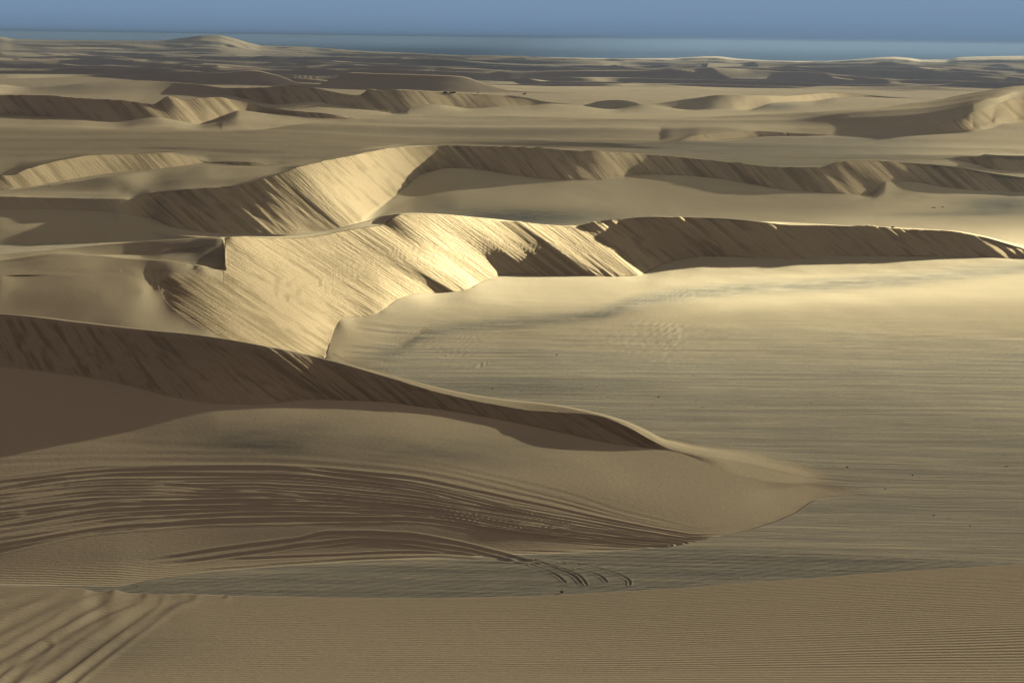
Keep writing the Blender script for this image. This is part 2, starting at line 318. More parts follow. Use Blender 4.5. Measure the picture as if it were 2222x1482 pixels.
# the curved left end of the sunlit face: one smooth (thin-plate) surface through its rim, crest and foot
def tps(pts, qu, qv):
    p = np.array(pts, float); n = len(p)
    P2 = p[:, :2]/300.; f = 1/p[:, 2]
    def ker(d2): return np.where(d2 > 1e-12, .5*d2*np.log(np.maximum(d2, 1e-12)), 0)
    K = ker(((P2[:, None]-P2[None])**2).sum(-1)) + np.eye(n)*1e-6
    Q = np.hstack([np.ones((n, 1)), P2]); A = np.zeros((n+3, n+3)); A[:n, :n] = K; A[:n, n:] = Q; A[n:, :n] = Q.T
    w = np.linalg.solve(A, np.concatenate([f, [0, 0, 0]]))
    qu = qu/300.; qv = qv/300.
    out = w[n] + w[n+1]*qu + w[n+2]*qv
    for i in range(n): out = out + w[i]*ker((qu-P2[i, 0])**2 + (qv-P2[i, 1])**2)
    return out
def line_pts(name, us):
    j = I[name]; bu, bv = to_px(cols, np.ones(NCOL), Zk[j]/Yk[j])
    return [(u, float(np.interp(u, bu, bv)), float(np.interp(u, bu, Yk[j]))) for u in us]
ctl = line_pts('Blow', [344,350,358,368,380,395,410,430,450,470,490,520,560,600,650,690,706,714,722,730,738,748,765,785,805,820,835,850,870,900]) \
    + line_pts('Brim', [347,350,353,359,366,375,385,404,423,440,455,470,484]) \
    + line_pts('Bcrest', [490,500,520,545,570,600,640,680,720,760,800,840,880,900]) + [(490,535,257.5),(490,552,253.3),(491,570,247.3)]
r = rowsof('Blow','Brim','Bedge','Bhol','Bwall'); cidx = np.where((U > 340) & (U < 1050))[0]
ix = np.ix_(r, cidx); pu, pv = PU[ix], PV[ix]
iy = tps(ctl, pu, pv)
jc = I['Bcrest']; cu, cv = to_px(cols, np.ones(NCOL), Zk[jc]/Yk[jc])
uc = trace(pu, pv, cu, cv, mB)
segix = seg[r][:, None]*np.ones(pu.shape, int)
wt = (1 - sstep(560, 760, uc)) * (((segix == I['Blow']) & (pu > 343.5)) | (pu > 489) | ((pv > 588) & (pu > 480)))
kk = Z[ix]/Y[ix]; iyn = (1-wt)/Y[ix] + wt*iy
Y[ix] = 1/iyn; Z[ix] = kk*Y[ix]; X[ix] = cols[cidx][None]*Y[ix]
def region(ctl, segs, u0, u1, wfun):
    r = rowsof(*segs); cidx = np.where((U > u0 - 60) & (U < u1 + 60))[0]
    ix = np.ix_(r, cidx); pu, pv = PU[ix], PV[ix]
    wt = wfun(pu, pv, seg[r][:, None]*np.ones(pu.shape, int))
    kk = Z[ix]/Y[ix]; iyn = (1-wt)/Y[ix] + wt*tps(ctl, pu, pv)
    Y[ix] = 1/iyn; Z[ix] = kk*Y[ix]; X[ix] = cols[cidx][None]*Y[ix]
def zpt(u, v, z): a_, k_ = ray(u, v); return (u, v, z/float(k_))
# windward back of the sunlit dune, up to the rim
ctlS = line_pts('Blow', [-250,-150,-60,20,90,160,220,270,310,335,344,350,358,368,380,395,410,430,450,470,490,520,560,600,640]) \
     + line_pts('Aback', [-250,-120,0,120,220,300,360,420,480,540,600,640]) + line_pts('Brim', [-250,-120,0,120,220,290,330,347,353,359,366,375,385,404,423,440,455,470,484]) \
     + line_pts('Bedge', [-250,-120,0,90,170,240,300,340,370,406,425,440,455,470,483])
def wS(pu, pv, sg):
    left = sstep(-220, -60, pu)
    a1 = np.isin(sg, [I['Aback'], I['Bapron']]) * (1 - sstep(560, 640, pu))
    a2 = (sg == I['Blow']) * (pu <= 343.5); a3 = (sg == I['Brim']) * (pu <= 489) * (pv < 588)
    return left * np.maximum(np.maximum(a1, a2), a3)
region(ctlS, ['Aback','Bapron','Blow','Brim'], -230, 640, wS)
# sand apron at the foot of the face
ctlF = [zpt(u, v, -38) for u, v in ((690,812),(705,800),(722,788),(742,776),(765,764),(800,748),(850,722),(900,712),(960,702),(1045,682),(1120,676),(1200,668))] \
     + [zpt(u, v, -38) for u in (700,800,900,1000,1100,1200) for v in (840, 900)] \
     + line_pts('Blow', [700,706,711,716,722,730,738,748,765,785,805,820,835,850,870,900,940,980,1020,1060,1110,1160,1200])
region(ctlF, ['Aback','Bapron'], 690, 1200, lambda pu, pv, sg: sstep(690, 700, pu) * (1 - sstep(1080, 1180, pu)) * (1 - sstep(800, 830, pv)))
ruled(['Cbase'], 'Cbase', 'Ccrest', mC, lambda u, v, c: sstep(300, 380, c))
ruled(['Dbase'], 'Dbase', 'Dcrest', mD, lambda u, v, c: (1 - sstep(380, 430, u)))
ruled(['Gbase'], 'Gbase', 'Gcrest', mD, lambda u, v, c: (1 - sstep(680, 760, u)))
ruled(['G2base'], 'G2base', 'G2crest', mD, lambda u, v, c: sstep(500, 540, u)*(1 - sstep(1120, 1200, u)))

# no overhangs on the slip faces
r = rowsof('Blow','Brim','Bedge','Bhol','Bwall'); sub = np.where((U > 350))[0]
def no_overhang(r, cidx):
    ix = np.ix_(r, cidx); kk = Z[ix]/Y[ix]; y_ = Y[ix]; ramp_ = (np.arange(len(r))*.012)[:, None]
    yn = np.maximum.accumulate(y_ - ramp_, axis=0) + ramp_
    Y[ix] = yn; Z[ix] = kk*yn; X[ix] = cols[cidx][None]*yn
no_overhang(r, sub); no_overhang(rowsof('Cbase'), np.arange(NCOL)); no_overhang(rowsof('Gbase'), np.arange(NCOL))

slip = np.zeros_like(Y); flat = np.zeros_like(Y); dark = np.zeros_like(Y); warm = np.zeros_like(Y)
Zd = np.zeros_like(Y); dipu = np.zeros_like(Y); dipd = np.zeros_like(Y); tong = np.full_like(Y, .5)

# ------------------------------------------------------------------ slip-face avalanche grooves
def grooves(segs, crest_line, mtab, amp, gate, seed, wl=(60, 22, 10, 8)):
    r = rowsof(*segs)
    if len(r) == 0: return
    pu, pv = PU[r], PV[r]
    kc = Zk[I[crest_line]] / Yk[I[crest_line]]
    cu, cv = to_px(cols, np.ones(NCOL), kc)
    uc = pu.copy()
    for _ in range(5):
        vc = np.interp(uc, cu, cv)
        uc = pu - px_table(mtab, np.clip(uc, -400, 2600)) * (pv - vc)
        uc = .5*uc + .5*(pu - px_table(mtab, np.clip(uc, -400, 2600)) * (pv - np.interp(uc, cu, cv)))
    dn = (pv - np.interp(uc, cu, cv))          # distance run down the face
    s = Y[r] / F                                # metres per picture unit
    q = uc + 1.6*vnoise(uc/40, dn/60, seed+9) + .5*vnoise(uc/12, dn/25, seed+10)
    q = q + 9*vnoise(uc/95, dn/260, seed+11)
    big = sstep(-.35, .45, vnoise(uc/75, dn/130, seed+12))
    g0 = gate(PU[r], PV[r], tt[r][:, None])
    n0 = vnoise(q/wl[0], dn/260, seed); n1 = vnoise(q/wl[1], dn/150, seed+1)
    n2 = vnoise(q/wl[2], dn/90, seed+2); n3 = vnoise(q/max(wl[3], 8.), dn/60, seed+3)
    rid = -np.maximum(0, .16 - np.abs(vnoise(q/16, dn/200, seed+4)))/.16
    rid2 = -np.maximum(0, .22 - np.abs(vnoise(q/12+40, dn/120, seed+5)))/.22
    env = .55 + .45*vnoise(q/55, dn/110, seed+6)
    crumb = fbm(q/9, dn/14, 2, seed+7)
    dipu[r] = np.where(g0 > .01, uc, 0); dipd[r] = np.where(g0 > .01, dn, 0)
    h = (.75*n0*wl[0]/22 + 1.35*n1*(.45+.8*big) + .85*n2*env + .45*n3*env + .7*rid*env + .4*rid2*env + .1*crumb*(.4+.6*(vnoise(q/70, dn/60, seed+8)>0)))
    g = gate(PU[r], PV[r], tt[r][:, None])
    Zd[r] += amp * h * s * g
    slip[r] = np.maximum(slip[r], g)
    tong[r] = np.where(g > .01, np.clip(.55 + (.4*n1 + .6*n2 + .5*n3 + .5*rid + .3*rid2)*(.5+.6*big) + .35*crumb, 0, 1)*g + .5*(1-g), tong[r])
edge = lambda t, w=.04: sstep(0, w, t) * (1 - sstep(1 - w*.6, 1, t))
grooves(['Abase'], 'Acrest', mA, 1.5,
        lambda u, v, t: (1 - sstep(1400, 1460, u)) * (.6+.4*sstep(0, .06, t)) * (1-.6*sstep(.9, 1, t)), 21)
def gB(u, v, t): return sstep(343, 352, u)
# sunlit dune: slip face starts at the lateral rim, so it spans several strips right of the notch
sl = lambda u: (u > 489.5)*1.0
mB = [(-400,1.6),(300,1.6),(700,1.55),(900,1.4),(1400,1.3),(2600,1.35)]
grooves(['Blow'], 'Bcrest', mB, 1.2, lambda u, v, t: sstep(345, 352, u) * np.where(u > 703, 1 - (1 - sstep(0, .05, t))*(1-.5*sstep(740, 800, u)), 1) * np.where(u < 484, 1-sstep(.75,1,t), 1), 41, (70, 24, 11, 8))
grooves(['Brim','Bedge','Bhol','Bwall'], 'Bcrest', mB, 1.2, lambda u, v, t: ((u > 489.5) | ((v > 588) & (u > 480)))*1.0, 41, (70, 24, 11, 8))
grooves(['Cbase'], 'Ccrest', mC, 1.5,
        lambda u, v, t: (.25 + .75*sstep(280, 340, u)) * (.5+.5*sstep(0, .05, t)), 61, (50, 18, 10, 8))
grooves(['Dbase'], 'Dcrest', [(-400,1.0),(2600,1.0)], .9,
        lambda u, v, t: (1 - .8*sstep(600, 640, u) + .8*sstep(2060, 2090, u)) * edge(t), 71, (30, 14, 10, 8))
grooves(['Gbase'], 'Gcrest', [(-400,1.0),(2600,1.0)], .5, lambda u, v, t: (1 - sstep(760, 800, u)) * edge(t), 81, (26, 13, 10, 8))
grooves(['G2base'], 'G2crest', [(-400,1.0),(2600,1.0)], .45, lambda u, v, t: (sstep(480, 520, u)*(1-sstep(1180,1230,u)) + .6*sstep(1560,1600,u)*(1-sstep(1850,1900,u))) * edge(t), 91, (22, 13, 10, 8))
grooves(['E2'], 'E3', [(-400,1.0),(2600,1.0)], .6, lambda u, v, t: (sstep(1470,1530,u)*(1-sstep(1700,1800,u)) + sstep(1980,2060,u)) * edge(t, .1), 95, (26, 13, 10, 8))

# ------------------------------------------------------------------ broad, soft undulation on everything that is not a slip face
soft = 1 - slip
near = segmask('Ffoot','Aback','Bapron')[:, None] * np.ones_like(Y)
Zd += soft * (.10*fbm(X/22, Y/30, 3, 5) * sstep(60, 140, Y) + .05*fbm(X/6, Y/9, 2, 6)*sstep(100, 200, Y))
Zd += soft * .55*fbm(X/90, Y/110, 2, 15) * sstep(370, 420, Y) * (1-sstep(1300, 1500, Y))
# smooth wavy bands of the middle distance
mid = sstep(520, 600, Y) * (1 - sstep(900, 1000, Y)) * soft
Zd += mid * .9*fbm(X/160, Y/28, 2, 25)

# ------------------------------------------------------------------ far dune field: rows of asymmetric dunes
def saw(p, fr):
    f = p - np.floor(p)
    return np.where(f < fr, sstep(0, 1, f/fr)*.3 + .7*(f/fr), 1 - sstep(0, 1, (f-fr)/(1-fr))*.35 - .65*(f-fr)/(1-fr))
farw = sstep(1500, 1750, Y) * segmask('Hback','J1','J2')[:, None]
# weight fades out towards the skyline so the drawn skyline holds
sk = np.zeros(NR); rj = rowsof('J2'); sk[rj] = sstep(.72, 1, tt[rj]); sk = sk[:, None]
def field(x, y, lam, th, fr, seed):
    c, s = math.cos(th), math.sin(th)
    p = (x*c + y*s) / lam
    q = (-x*s + y*c) / lam
    w = 1.1*fbm(q*.55, p*.35, 3, seed) + .25*vnoise(q*2.1, p*.8, seed+5)
    ph = p + w
    cell = np.floor(ph)
    A = np.clip(.55 + .75*vnoise(q*.8 + cell*7.7, cell*3.1, seed+7), 0, 1.3)
    return A * saw(ph, fr), ph
f1, p1 = field(X, Y, 210, math.radians(72), .12, 101)
f2, p2 = field(X, Y, 95, math.radians(60), .14, 131)
f3, p3 = field(X, Y, 420, math.radians(80), .10, 151)
far_h = ((10.0*f1 + 4.5*f2 + 9*f3*sstep(2000, 2600, Y)) - 6.5) * (1 - .5*sstep(2300, 3300, Y)) * .85
Zd += farw * far_h * (1 - sk)
farmask = farw

# ------------------------------------------------------------------ wheel tracks
def seg_dist(pu, pv, pts, asp):
    """distance to a polyline, with the vertical stretched by asp (foreshortening); signed by side"""
    best = np.full(pu.shape, 1e9); side = np.zeros(pu.shape); run = np.zeros(pu.shape)
    acc = 0
    for (u0, v0), (u1, v1) in zip(pts[:-1], pts[1:]):
        ax, ay = u0, v0*asp; bx, by = u1, v1*asp
        dx, dy = bx-ax, by-ay; L2 = dx*dx+dy*dy; Ln = math.sqrt(L2)
        px, py = pu-ax, pv*asp-ay
        t = np.clip((px*dx+py*dy)/L2, 0, 1)
        d = np.hypot(px-t*dx, py-t*dy)
        m = d < best
        best = np.where(m, d, best); side = np.where(m, np.sign(px*dy-py*dx), side); run = np.where(m, acc+t*Ln, run)
        acc += Ln
    return best, side, run
def smooth_poly(pts, n=24):
    p = np.array(pts, float); t = np.concatenate([[0], np.cumsum(np.hypot(*np.diff(p, axis=0).T))])
    q = np.linspace(0, t[-1], n)
    return list(zip(pchip(t, p[:, 0], q), pchip(t, p[:, 1], q)))

# bundle of long arcs sweeping over the foot of the near dune (single valued in u)
r = rowsof('Afoot', 'A1', 'A2')
pu, pv = PU[r], PV[r]
add = np.zeros_like(pu)
rs = random.Random(5)
bund = [ # v at u = -40, 250, 550, 850, 1150, 1350, 1500 ; depth ; half width (v units)
 ([1046,1015,1014,1034,1092,1135,1160], .9, 5), ([1052,1022,1016,1048,1112,1148,1170], 1.0, 5),
 ([1066,1032,1030,1056,1118,1150,1172], .8, 4), ([1078,1053,1053,1075,1120,1152,1174], 1.1, 3.4),
 ([1084,1060,1060,1082,1124,1158,1176], .5, 3), ([1100,1074,1074,1090,1132,1162,1178], .8, 4),
 ([1112,1082,1078,1098,1140,1166,1180], .8, 3.6), ([1134,1094,1086,1100,1144,1168,1181], 1.1, 3.6),
 ([1150,1108,1100,1106,1150,1170,1183], 1.1, 3.8), ([1164,1122,1106,1112,1146,1172,1185], 1.1, 3.8),
 ([1176,1134,1116,1118,1154,1177,1188], .8, 4), ([1190,1146,1128,1126,1160,1180,1190], 1.4, 4.4),
 ([1204,1150,1134,1130,1166,1184,1192], .9, 3.4), ([1070,1048,1064,1088,1136,1160,1177], .5, 2.6),
 ([1140,1102,1086,1093,1128,1154,1173], .5, 2.6), ([1120,1094,1092,1110,1156,1176,1187], .5, 2.4),
 ([990,984,986,1006,1066,1120,1152], .25, 7), ([1004,996,1000,1020,1078,1126,1156], .35, 7), ([950,958,974,998,1050,1108,1146], .2, 9)]
us = [-40, 250, 550, 850, 1150, 1350, 1500]
extra = []
for i in range(len(bund) - 4):
    for k in range(2):
        f = rs.uniform(.15, .85); a_, b_ = bund[i][0], bund[i+1][0]
        extra.append(([x*(1-f) + y*f + rs.uniform(-3, 3) for x, y in zip(a_, b_)], rs.uniform(.25, .6), rs.uniform(1.6, 2.6)))
for vs, dep, hw in [(v_, d_*.8, h_*.8) for v_, d_, h_ in bund] + extra:
    a0 = np.interp(pu, us, vs)
    vv = px_table(list(zip(us, vs)), pu) + 1.2*vnoise(pu/90, 0*pu, rs.randint(0, 99))
    hw_ = hw * (1 - .45*sstep(600, 1300, pu))
    d = (pv - vv) / hw_
    gate = sstep(-400, -200, pu) * (1 - sstep(1450, 1640, pu))
    prof = -np.exp(-(d-.35)**2*1.1) + .8*np.exp(-(d+1.1)**2*1.6) + .55*np.exp(-(d-1.9)**2*2)
    add += dep * prof * gate
Zd[r] += add * .07

# two more passes lower down, curling on to the flat
r = rowsof('Afoot', 'A1', 'Ffoot')
pu, pv = PU[r], PV[r]
def vline(pts, dep, hw, sc=.05):
    vv = px_table(pts, pu) + .8*vnoise(pu/50, 0*pu, len(pts)+int(pts[0][1]))
    g = sstep(pts[0][0]-30, pts[0][0]+60, pu) * (1 - sstep(pts[-1][0]-50, pts[-1][0]+10, pu))
    d = (pv - vv)/hw
    Zd[r] += sc*dep*g*(-np.exp(-(d-.3)**2*1.1) + .8*np.exp(-(d+1.1)**2*1.6) + .4*np.exp(-(d-1.8)**2*2))
vline([(330,1216),(480,1192),(640,1172),(720,1156),(860,1160),(980,1178),(1120,1212),(1160,1222)], 1.4, 3.6)
vline([(360,1224),(520,1203),(690,1180),(780,1172),(870,1177),(980,1191),(1090,1213),(1130,1224)], 1.3, 3.4)
vline([(700,1188),(800,1178),(880,1186),(1000,1202),(1100,1218)], .7, 3)
vline([(500,1214),(700,1206),(900,1200),(1000,1203),(1080,1212)], .8, 2.6)
vline([(420,1240),(650,1222),(820,1212),(930,1210),(1040,1214),(1200,1218)], .8, 2.6)

for pts_, d_ in (([(1120,1196),(1400,1203),(1700,1212),(2000,1222),(2150,1228)], .7), ([(1150,1206),(1450,1212),(1750,1220),(2050,1230)], .8),
                 ([(1000,1222),(1300,1226),(1600,1232),(1850,1240)], .6), ([(1250,1192),(1500,1196),(1800,1206),(2120,1222)], .8),
                 ([(1180,1214),(1420,1219),(1700,1227),(1950,1236)], .7), ([(560,1236),(800,1230),(1000,1232),(1150,1238)], .6),
                 ([(500,1252),(760,1243),(980,1243),(1120,1250)], .5)):
    vline(pts_, d_, 1.8, .035)

def track(segs, pts, dep, hw, asp, sc):
    r = rowsof(*segs); c = np.where((U > min(p[0] for p in pts) - 60) & (U < max(p[0] for p in pts) + 60))[0]
    ix = np.ix_(r, c)
    d, s, run = seg_dist(PU[ix], PV[ix], smooth_poly(pts), asp)
    n = 1 + .15*vnoise(run/30, 0*run, int(abs(pts[0][0])) % 50)
    d = d / hw * s
    Zd[ix] += sc*dep*n*(-np.exp(-d**2*1.3) + .75*np.exp(-(np.abs(d)-1.55)**2*2.2))
for pts in ([(1150,1226),(1185,1238),(1210,1250),(1226,1263)], [(1160,1216),(1200,1228),(1240,1241),(1262,1254),(1272,1268)],
            [(1170,1220),(1210,1236),(1245,1250),(1260,1266)], [(1250,1234),(1285,1243),(1305,1252),(1316,1262)],
            [(1215,1220),(1260,1225),(1310,1236),(1350,1250),(1367,1264),(1366,1270)]):
    track(['Ffoot'], pts, 1.4, 2.8, 3.2, .045)
track(['Ffoot'], [(1420,1232),(1500,1240),(1560,1249),(1600,1256)], .8, 3, 3, .05)
track(['Bapron','Aback'], [(1009,798),(1030,795),(1055,788)], .9, 2.2, 3, .05)
track(['Aback','Bapron'], [(724,768),(745,782),(770,789),(800,794)], .6, 2, 3, .05)

# tracks over the lip of the foreground dune, running down-left
r = rowsof('F1', 'F2', 'F3')
for pts, dep, hw in (([(405,1289),(360,1304),(320,1326),(230,1384),(130,1455),(60,1500)], 1.5, 15),
                     ([(480,1291),(430,1294),(380,1308),(345,1332),(250,1402),(170,1465),(110,1520)], 1.0, 10),
                     ([(300,1288),(240,1300),(190,1318),(120,1362),(0,1432),(-60,1470)], 1.1, 13),
                     ([(345,1292),(270,1308),(200,1345),(100,1400),(-40,1480)], .9, 11),
                     ([(230,1282),(160,1290),(80,1325),(0,1365),(-80,1400)], 1.0, 13),
                     ([(170,1276),(110,1288),(30,1308),(-40,1330)], .9, 12),
                     ([(340,1300),(230,1330),(110,1382),(0,1400),(-60,1412)], .5, 8),
                     ([(100,1400),(60,1440),(20,1482),(0,1520)], .6, 12)):
    track(['F1','F2','F3'], pts, dep, hw, 1.25, .026)

# ------------------------------------------------------------------ ground kinds (streaks of dark minerals, gravelly flat, shade painted into hollows)
def blob(u0, v0, su, sv, pw=1.0): return np.exp(-(((PU-u0)/su)**2 + ((PV-v0)/sv)**2)) * pw
isflat = np.zeros_like(Y)
r = rowsof('Ffoot'); isflat[r] = 1
NOSE = [(900,1450),(955,1520),(985,1640),(1005,1730),(1030,1790),(1060,1812),(1090,1800),(1120,1745),(1150,1670),(1180,1580),(1300,1500)]
# the boundary of the flat with the near dune: ragged
nz = fbm(X/9, Y/2.2, 3, 33)
r = rowsof('Afoot','A1','A2','Abase','Acrest','Asil')
lim = px_table([(-400,1400),(200,1290),(330,1266),(420,1249),(700,1228),(900,1214),(1060,1208),(1300,1196),(1450,1188),(1540,1168),(1640,1152),(1750,1132),(2600,1120)], PU[r])
e1 = sstep(-6, 10, PV[r] - lim + 10*nz[r])
noseu = px_table(NOSE, PV[r])
e2 = sstep(-60, 60, PU[r] - noseu + 45*nz[r])
isflat[r] = np.maximum(e1, e2)
r = rowsof('Aback','Bapron')
isflat[r] = sstep(760, 860, PU[r] + 40*nz[r])
r = rowsof('Bback','Cfoot')
isflat[r] = .0
isflat[r] *= np.where(PV[r] > 930, sstep(-60, 60, PU[r] - px_table(NOSE, PV[r]) + 45*nz[r]), 1)
# the wide flat thins to clean sand towards the lit dune
r = rowsof('Aback','Bapron')
isflat[r] *= 1 - .80*(1 - sstep(690, 800, PV[r] + 45*nz[r]))
stre = lambda: None
strip = lambda vt, w: np.exp(-((PV - vt)/w)**2)
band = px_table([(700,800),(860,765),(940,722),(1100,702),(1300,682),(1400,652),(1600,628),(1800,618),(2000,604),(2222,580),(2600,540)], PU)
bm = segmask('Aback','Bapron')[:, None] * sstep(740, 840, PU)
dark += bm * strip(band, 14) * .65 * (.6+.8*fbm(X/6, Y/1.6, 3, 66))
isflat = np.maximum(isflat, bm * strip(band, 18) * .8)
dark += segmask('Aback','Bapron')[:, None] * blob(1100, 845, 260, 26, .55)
dark += segmask('Cfoot','Bback','Cmid')[:, None] * (blob(1130, 468, 190, 18, 1.1) + blob(2180, 445, 100, 18, .8) + blob(2060, 462, 150, 5, .55) + blob(960, 440, 90, 22, .35))
isflat = np.maximum(isflat, segmask('Cfoot','Bback','Cmid')[:, None] * (blob(1180, 478, 150, 12, .9) + blob(2180, 445, 90, 18, .8) + (PV > 527)*(PU < 330)*(PV < 560)*.6))
am = segmask('A1','A2','Abase')[:, None] * (1 - slip)
dn = fbm(X/7, Y/5, 4, 77)
dark += am * np.clip(blob(560, 955, 130, 34, .85) + blob(800, 975, 190, 32, .6) + blob(1060, 985, 170, 36, .55) + blob(680, 925, 120, 20, .25) + .0, 0, 1) * (.75+.5*dn)
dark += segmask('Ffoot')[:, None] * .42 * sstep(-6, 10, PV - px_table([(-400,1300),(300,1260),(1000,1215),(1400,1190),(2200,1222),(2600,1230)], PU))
dark += segmask('Afoot','A1')[:, None] * blob(330, 1208, 200, 16, .18)
dark += segmask('F1','F2','F3')[:, None] * (blob(280, 1400, 170, 45, .3) + blob(120, 1440, 160, 50, .2))
dark += segmask('G2base','Gback','G2crest','G2back','Eback')[:, None] * (blob(1690, 232, 45, 8, .8) + blob(150, 192, 180, 8, .4))  # shade of the right-hand hollow painted in, and a darker patch at left
dark += farmask * .4*sstep(-.2, .5, fbm(X/260, Y/500, 3, 88))
dark += segmask('Bhol','Bwall','Bedge')[:, None] * (1 - slip) * (PU < 492) * np.clip(blob(440, 548, 90, 30, .8), 0, 1)  # shade inside the crest hollow, painted as darker sand
dark += segmask('Ccrest')[:, None] * blob(230, 424, 110, 7, .4)  # painted shade in the dip behind the high dune's crest
mf = segmask('Est','E1','E2','E3','E4','Dcrest')[:, None]
dark += mf * np.clip(.25*fbm(X/200, Y/14, 3, 44) + .1, 0, 1)
isflat = np.maximum(isflat, segmask('Dcrest','Est','Cback','E1')[:, None] * sstep(1250, 1450, PU) * (1-sstep(1900,2100,PU)) * .7)
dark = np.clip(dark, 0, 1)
rip = np.zeros_like(Y)                      # wind ripples
rip += segmask('F0','F1','F2','F3')[:, None] * (.35 + .65*sstep(300, 2000, PU + .6*(PV-1300)))
rip += segmask('Afoot','A1','A2')[:, None] * (.10 + .5*blob(150, 1260, 300, 25))
rip += segmask('Cfoot','Bback')[:, None] * .5
rip = np.clip(rip, 0, 1)

Z = Z + Zd

# ------------------------------------------------------------------ normals of the whole sheet
def grid_normals(X, Y, Z):
    P_ = np.stack([X, Y, Z], -1)
    n = np.cross(P_[1:, 1:] - P_[:-1, :-1], P_[1:, :-1] - P_[:-1, 1:])      # diagonals of every cell
    acc = np.zeros_like(P_)
    acc[:-1, :-1] += n; acc[1:, :-1] += n; acc[:-1, 1:] += n; acc[1:, 1:] += n
    acc /= np.linalg.norm(acc, axis=-1, keepdims=True) + 1e-20
    acc *= np.sign(acc[..., 2:3] + 1e-12)
    return acc[..., 0], acc[..., 1], acc[..., 2]
NX, NY, NZ = grid_normals(X, Y, Z)

# ------------------------------------------------------------------ materials
def newmat(name):
    m = bpy.data.materials.new(name); m.use_nodes = True
    nt = m.node_tree; nt.nodes.clear(); return m, nt
def node(nt, t, **kw):
    n = nt.nodes.new(t)
    for k, v in kw.items():
        if k == 'inp':
            for i, val in v.items(): n.inputs[i].default_value = val
        else: setattr(n, k, v)
    return n
def sand_material():
    m, nt = newmat('dune_sand'); lk = nt.links.new
    out = node(nt, 'ShaderNodeOutputMaterial'); bs = node(nt, 'ShaderNodeBsdfDiffuse', inp={'Roughness': .0})
    lk(bs.outputs[0], out.inputs[0])
    geo = node(nt, 'ShaderNodeTexCoord')
    def attr(n):
        return node(nt, 'ShaderNodeAttribute', attribute_name=n).outputs['Fac']
    slipA, flatA, darkA, ripA = attr('slip'), attr('gravel'), attr('mineral_and_shade'), attr('ripple')
    def mapping(sc, rot=0):
        mp = node(nt, 'ShaderNodeMapping'); mp.inputs['Scale'].default_value = sc; mp.inputs['Rotation'].default_value = (0, 0, rot)
        lk(geo.outputs['Object'], mp.inputs[0]); return mp.outputs[0]
    def noise(vec, scale, det=3, rough=.55):
        n = node(nt, 'ShaderNodeTexNoise', inp={'Scale': scale, 'Detail': det, 'Roughness': rough}); lk(vec, n.inputs['Vector']); return n.outputs['Fac']
    def ramp(fac, a, b, c0=0., c1=1.):
        r = node(nt, 'ShaderNodeMapRange', inp={'From Min': a, 'From Max': b, 'To Min': c0, 'To Max': c1}); lk(fac, r.inputs[0]); return r.outputs[0]
    def mix(fac, a, b):
        n = node(nt, 'ShaderNodeMix', data_type='RGBA')
        if isinstance(fac, float): n.inputs[0].default_value = fac
        else: lk(fac, n.inputs[0])
        for s, val in ((6, a), (7, b)):
            if isinstance(val, tuple): n.inputs[s].default_value = (*val, 1)
            else: lk(val, n.inputs[s])
        return n.outputs[2]
    def mth(op, a, b=None):
        n = node(nt, 'ShaderNodeMath', operation=op)
        for i, val in enumerate((a, b)):
            if val is None: continue
            if isinstance(val, (int, float)): n.inputs[i].default_value = val
            else: lk(val, n.inputs[i])
        return n.outputs[0]
    # colours
    base = mix(ramp(noise(mapping((1,1,1)), .02, 3), .35, .65), SAND_A, SAND_B)
    base = mix(mth('MULTIPLY', slipA, .75), base, SAND_SLIP)
    base = mix(mth('MULTIPLY', slipA, ramp(attr('tongue'), .0, .55, .55, .0)), base, (.15, .115, .07))
    # long wind streaks of heavier grains on the flat
    st1 = noise(mapping((.035, .55, .2), .03), 1.0, 5, .62)
    st2 = noise(mapping((.16, 2.6, 1), -.02), 1.0, 4, .6)
    st3 = noise(mapping((.9, 9, 1)), 1.0, 3, .6)
    streak = mth('ADD', mth('MULTIPLY', st1, .55), mth('ADD', mth('MULTIPLY', st2, .3), mth('MULTIPLY', st3, .15)))
    sm = ramp(streak, .45, .60)
    gravel = mix(sm, FLAT_A, FLAT_B)
    base = mix(mth('MULTIPLY', flatA, .85), base, gravel)
    dn = ramp(noise(mapping((.25, .7, 1)), 1.0, 5, .6), .3, .6)
    dfac = mth('MULTIPLY', darkA, mth('ADD', mth('MULTIPLY', dn, .45), .5))
    base = mix(dfac, base, MINERAL_AND_SHADE)  # dark minerals, plus the shade painted into hollows
    grain = noise(mapping((1,1,1)), 9.0, 2, .7)
    base = mix(ramp(grain, .3, .7, .0, .16), base, (.06, .05, .037))
    lk(base, bs.inputs['Color'])
    # relief
    dv = node(nt, 'ShaderNodeCombineXYZ'); lk(mth('MULTIPLY', attr('dip_u'), .24), dv.inputs[0]); lk(mth('MULTIPLY', attr('dip_d'), .022), dv.inputs[1])
    fine = noise(dv.outputs[0], 1.0, 4, .6)
    h6 = mth('MULTIPLY', mth('MULTIPLY', fine, slipA), .30)
    vec = mapping((1,1,1))
    warp = node(nt, 'ShaderNodeTexNoise', inp={'Scale': .22, 'Detail': 2}); lk(vec, warp.inputs['Vector'])
    wv = node(nt, 'ShaderNodeTexWave', wave_type='BANDS', bands_direction='Y', wave_profile='SIN',
              inp={'Scale': .62, 'Distortion': 3.6, 'Detail': 3.0, 'Detail Scale': .55, 'Detail Roughness': .55})
    lk(mapping((1,1,1), .05), wv.inputs['Vector'])
    patch = ramp(noise(mapping((.09, .22, 1)), 1.0, 3, .6), .35, .62, .25, 1.15)
    h1 = mth('MULTIPLY', mth('MULTIPLY', mth('MULTIPLY', wv.outputs['Fac'], ripA), patch), .055)
    h2 = mth('MULTIPLY', mth('MULTIPLY', streak, flatA), .36)
    h3 = mth('MULTIPLY', noise(mapping((1,1,1)), 2.4, 5, .75), .035)
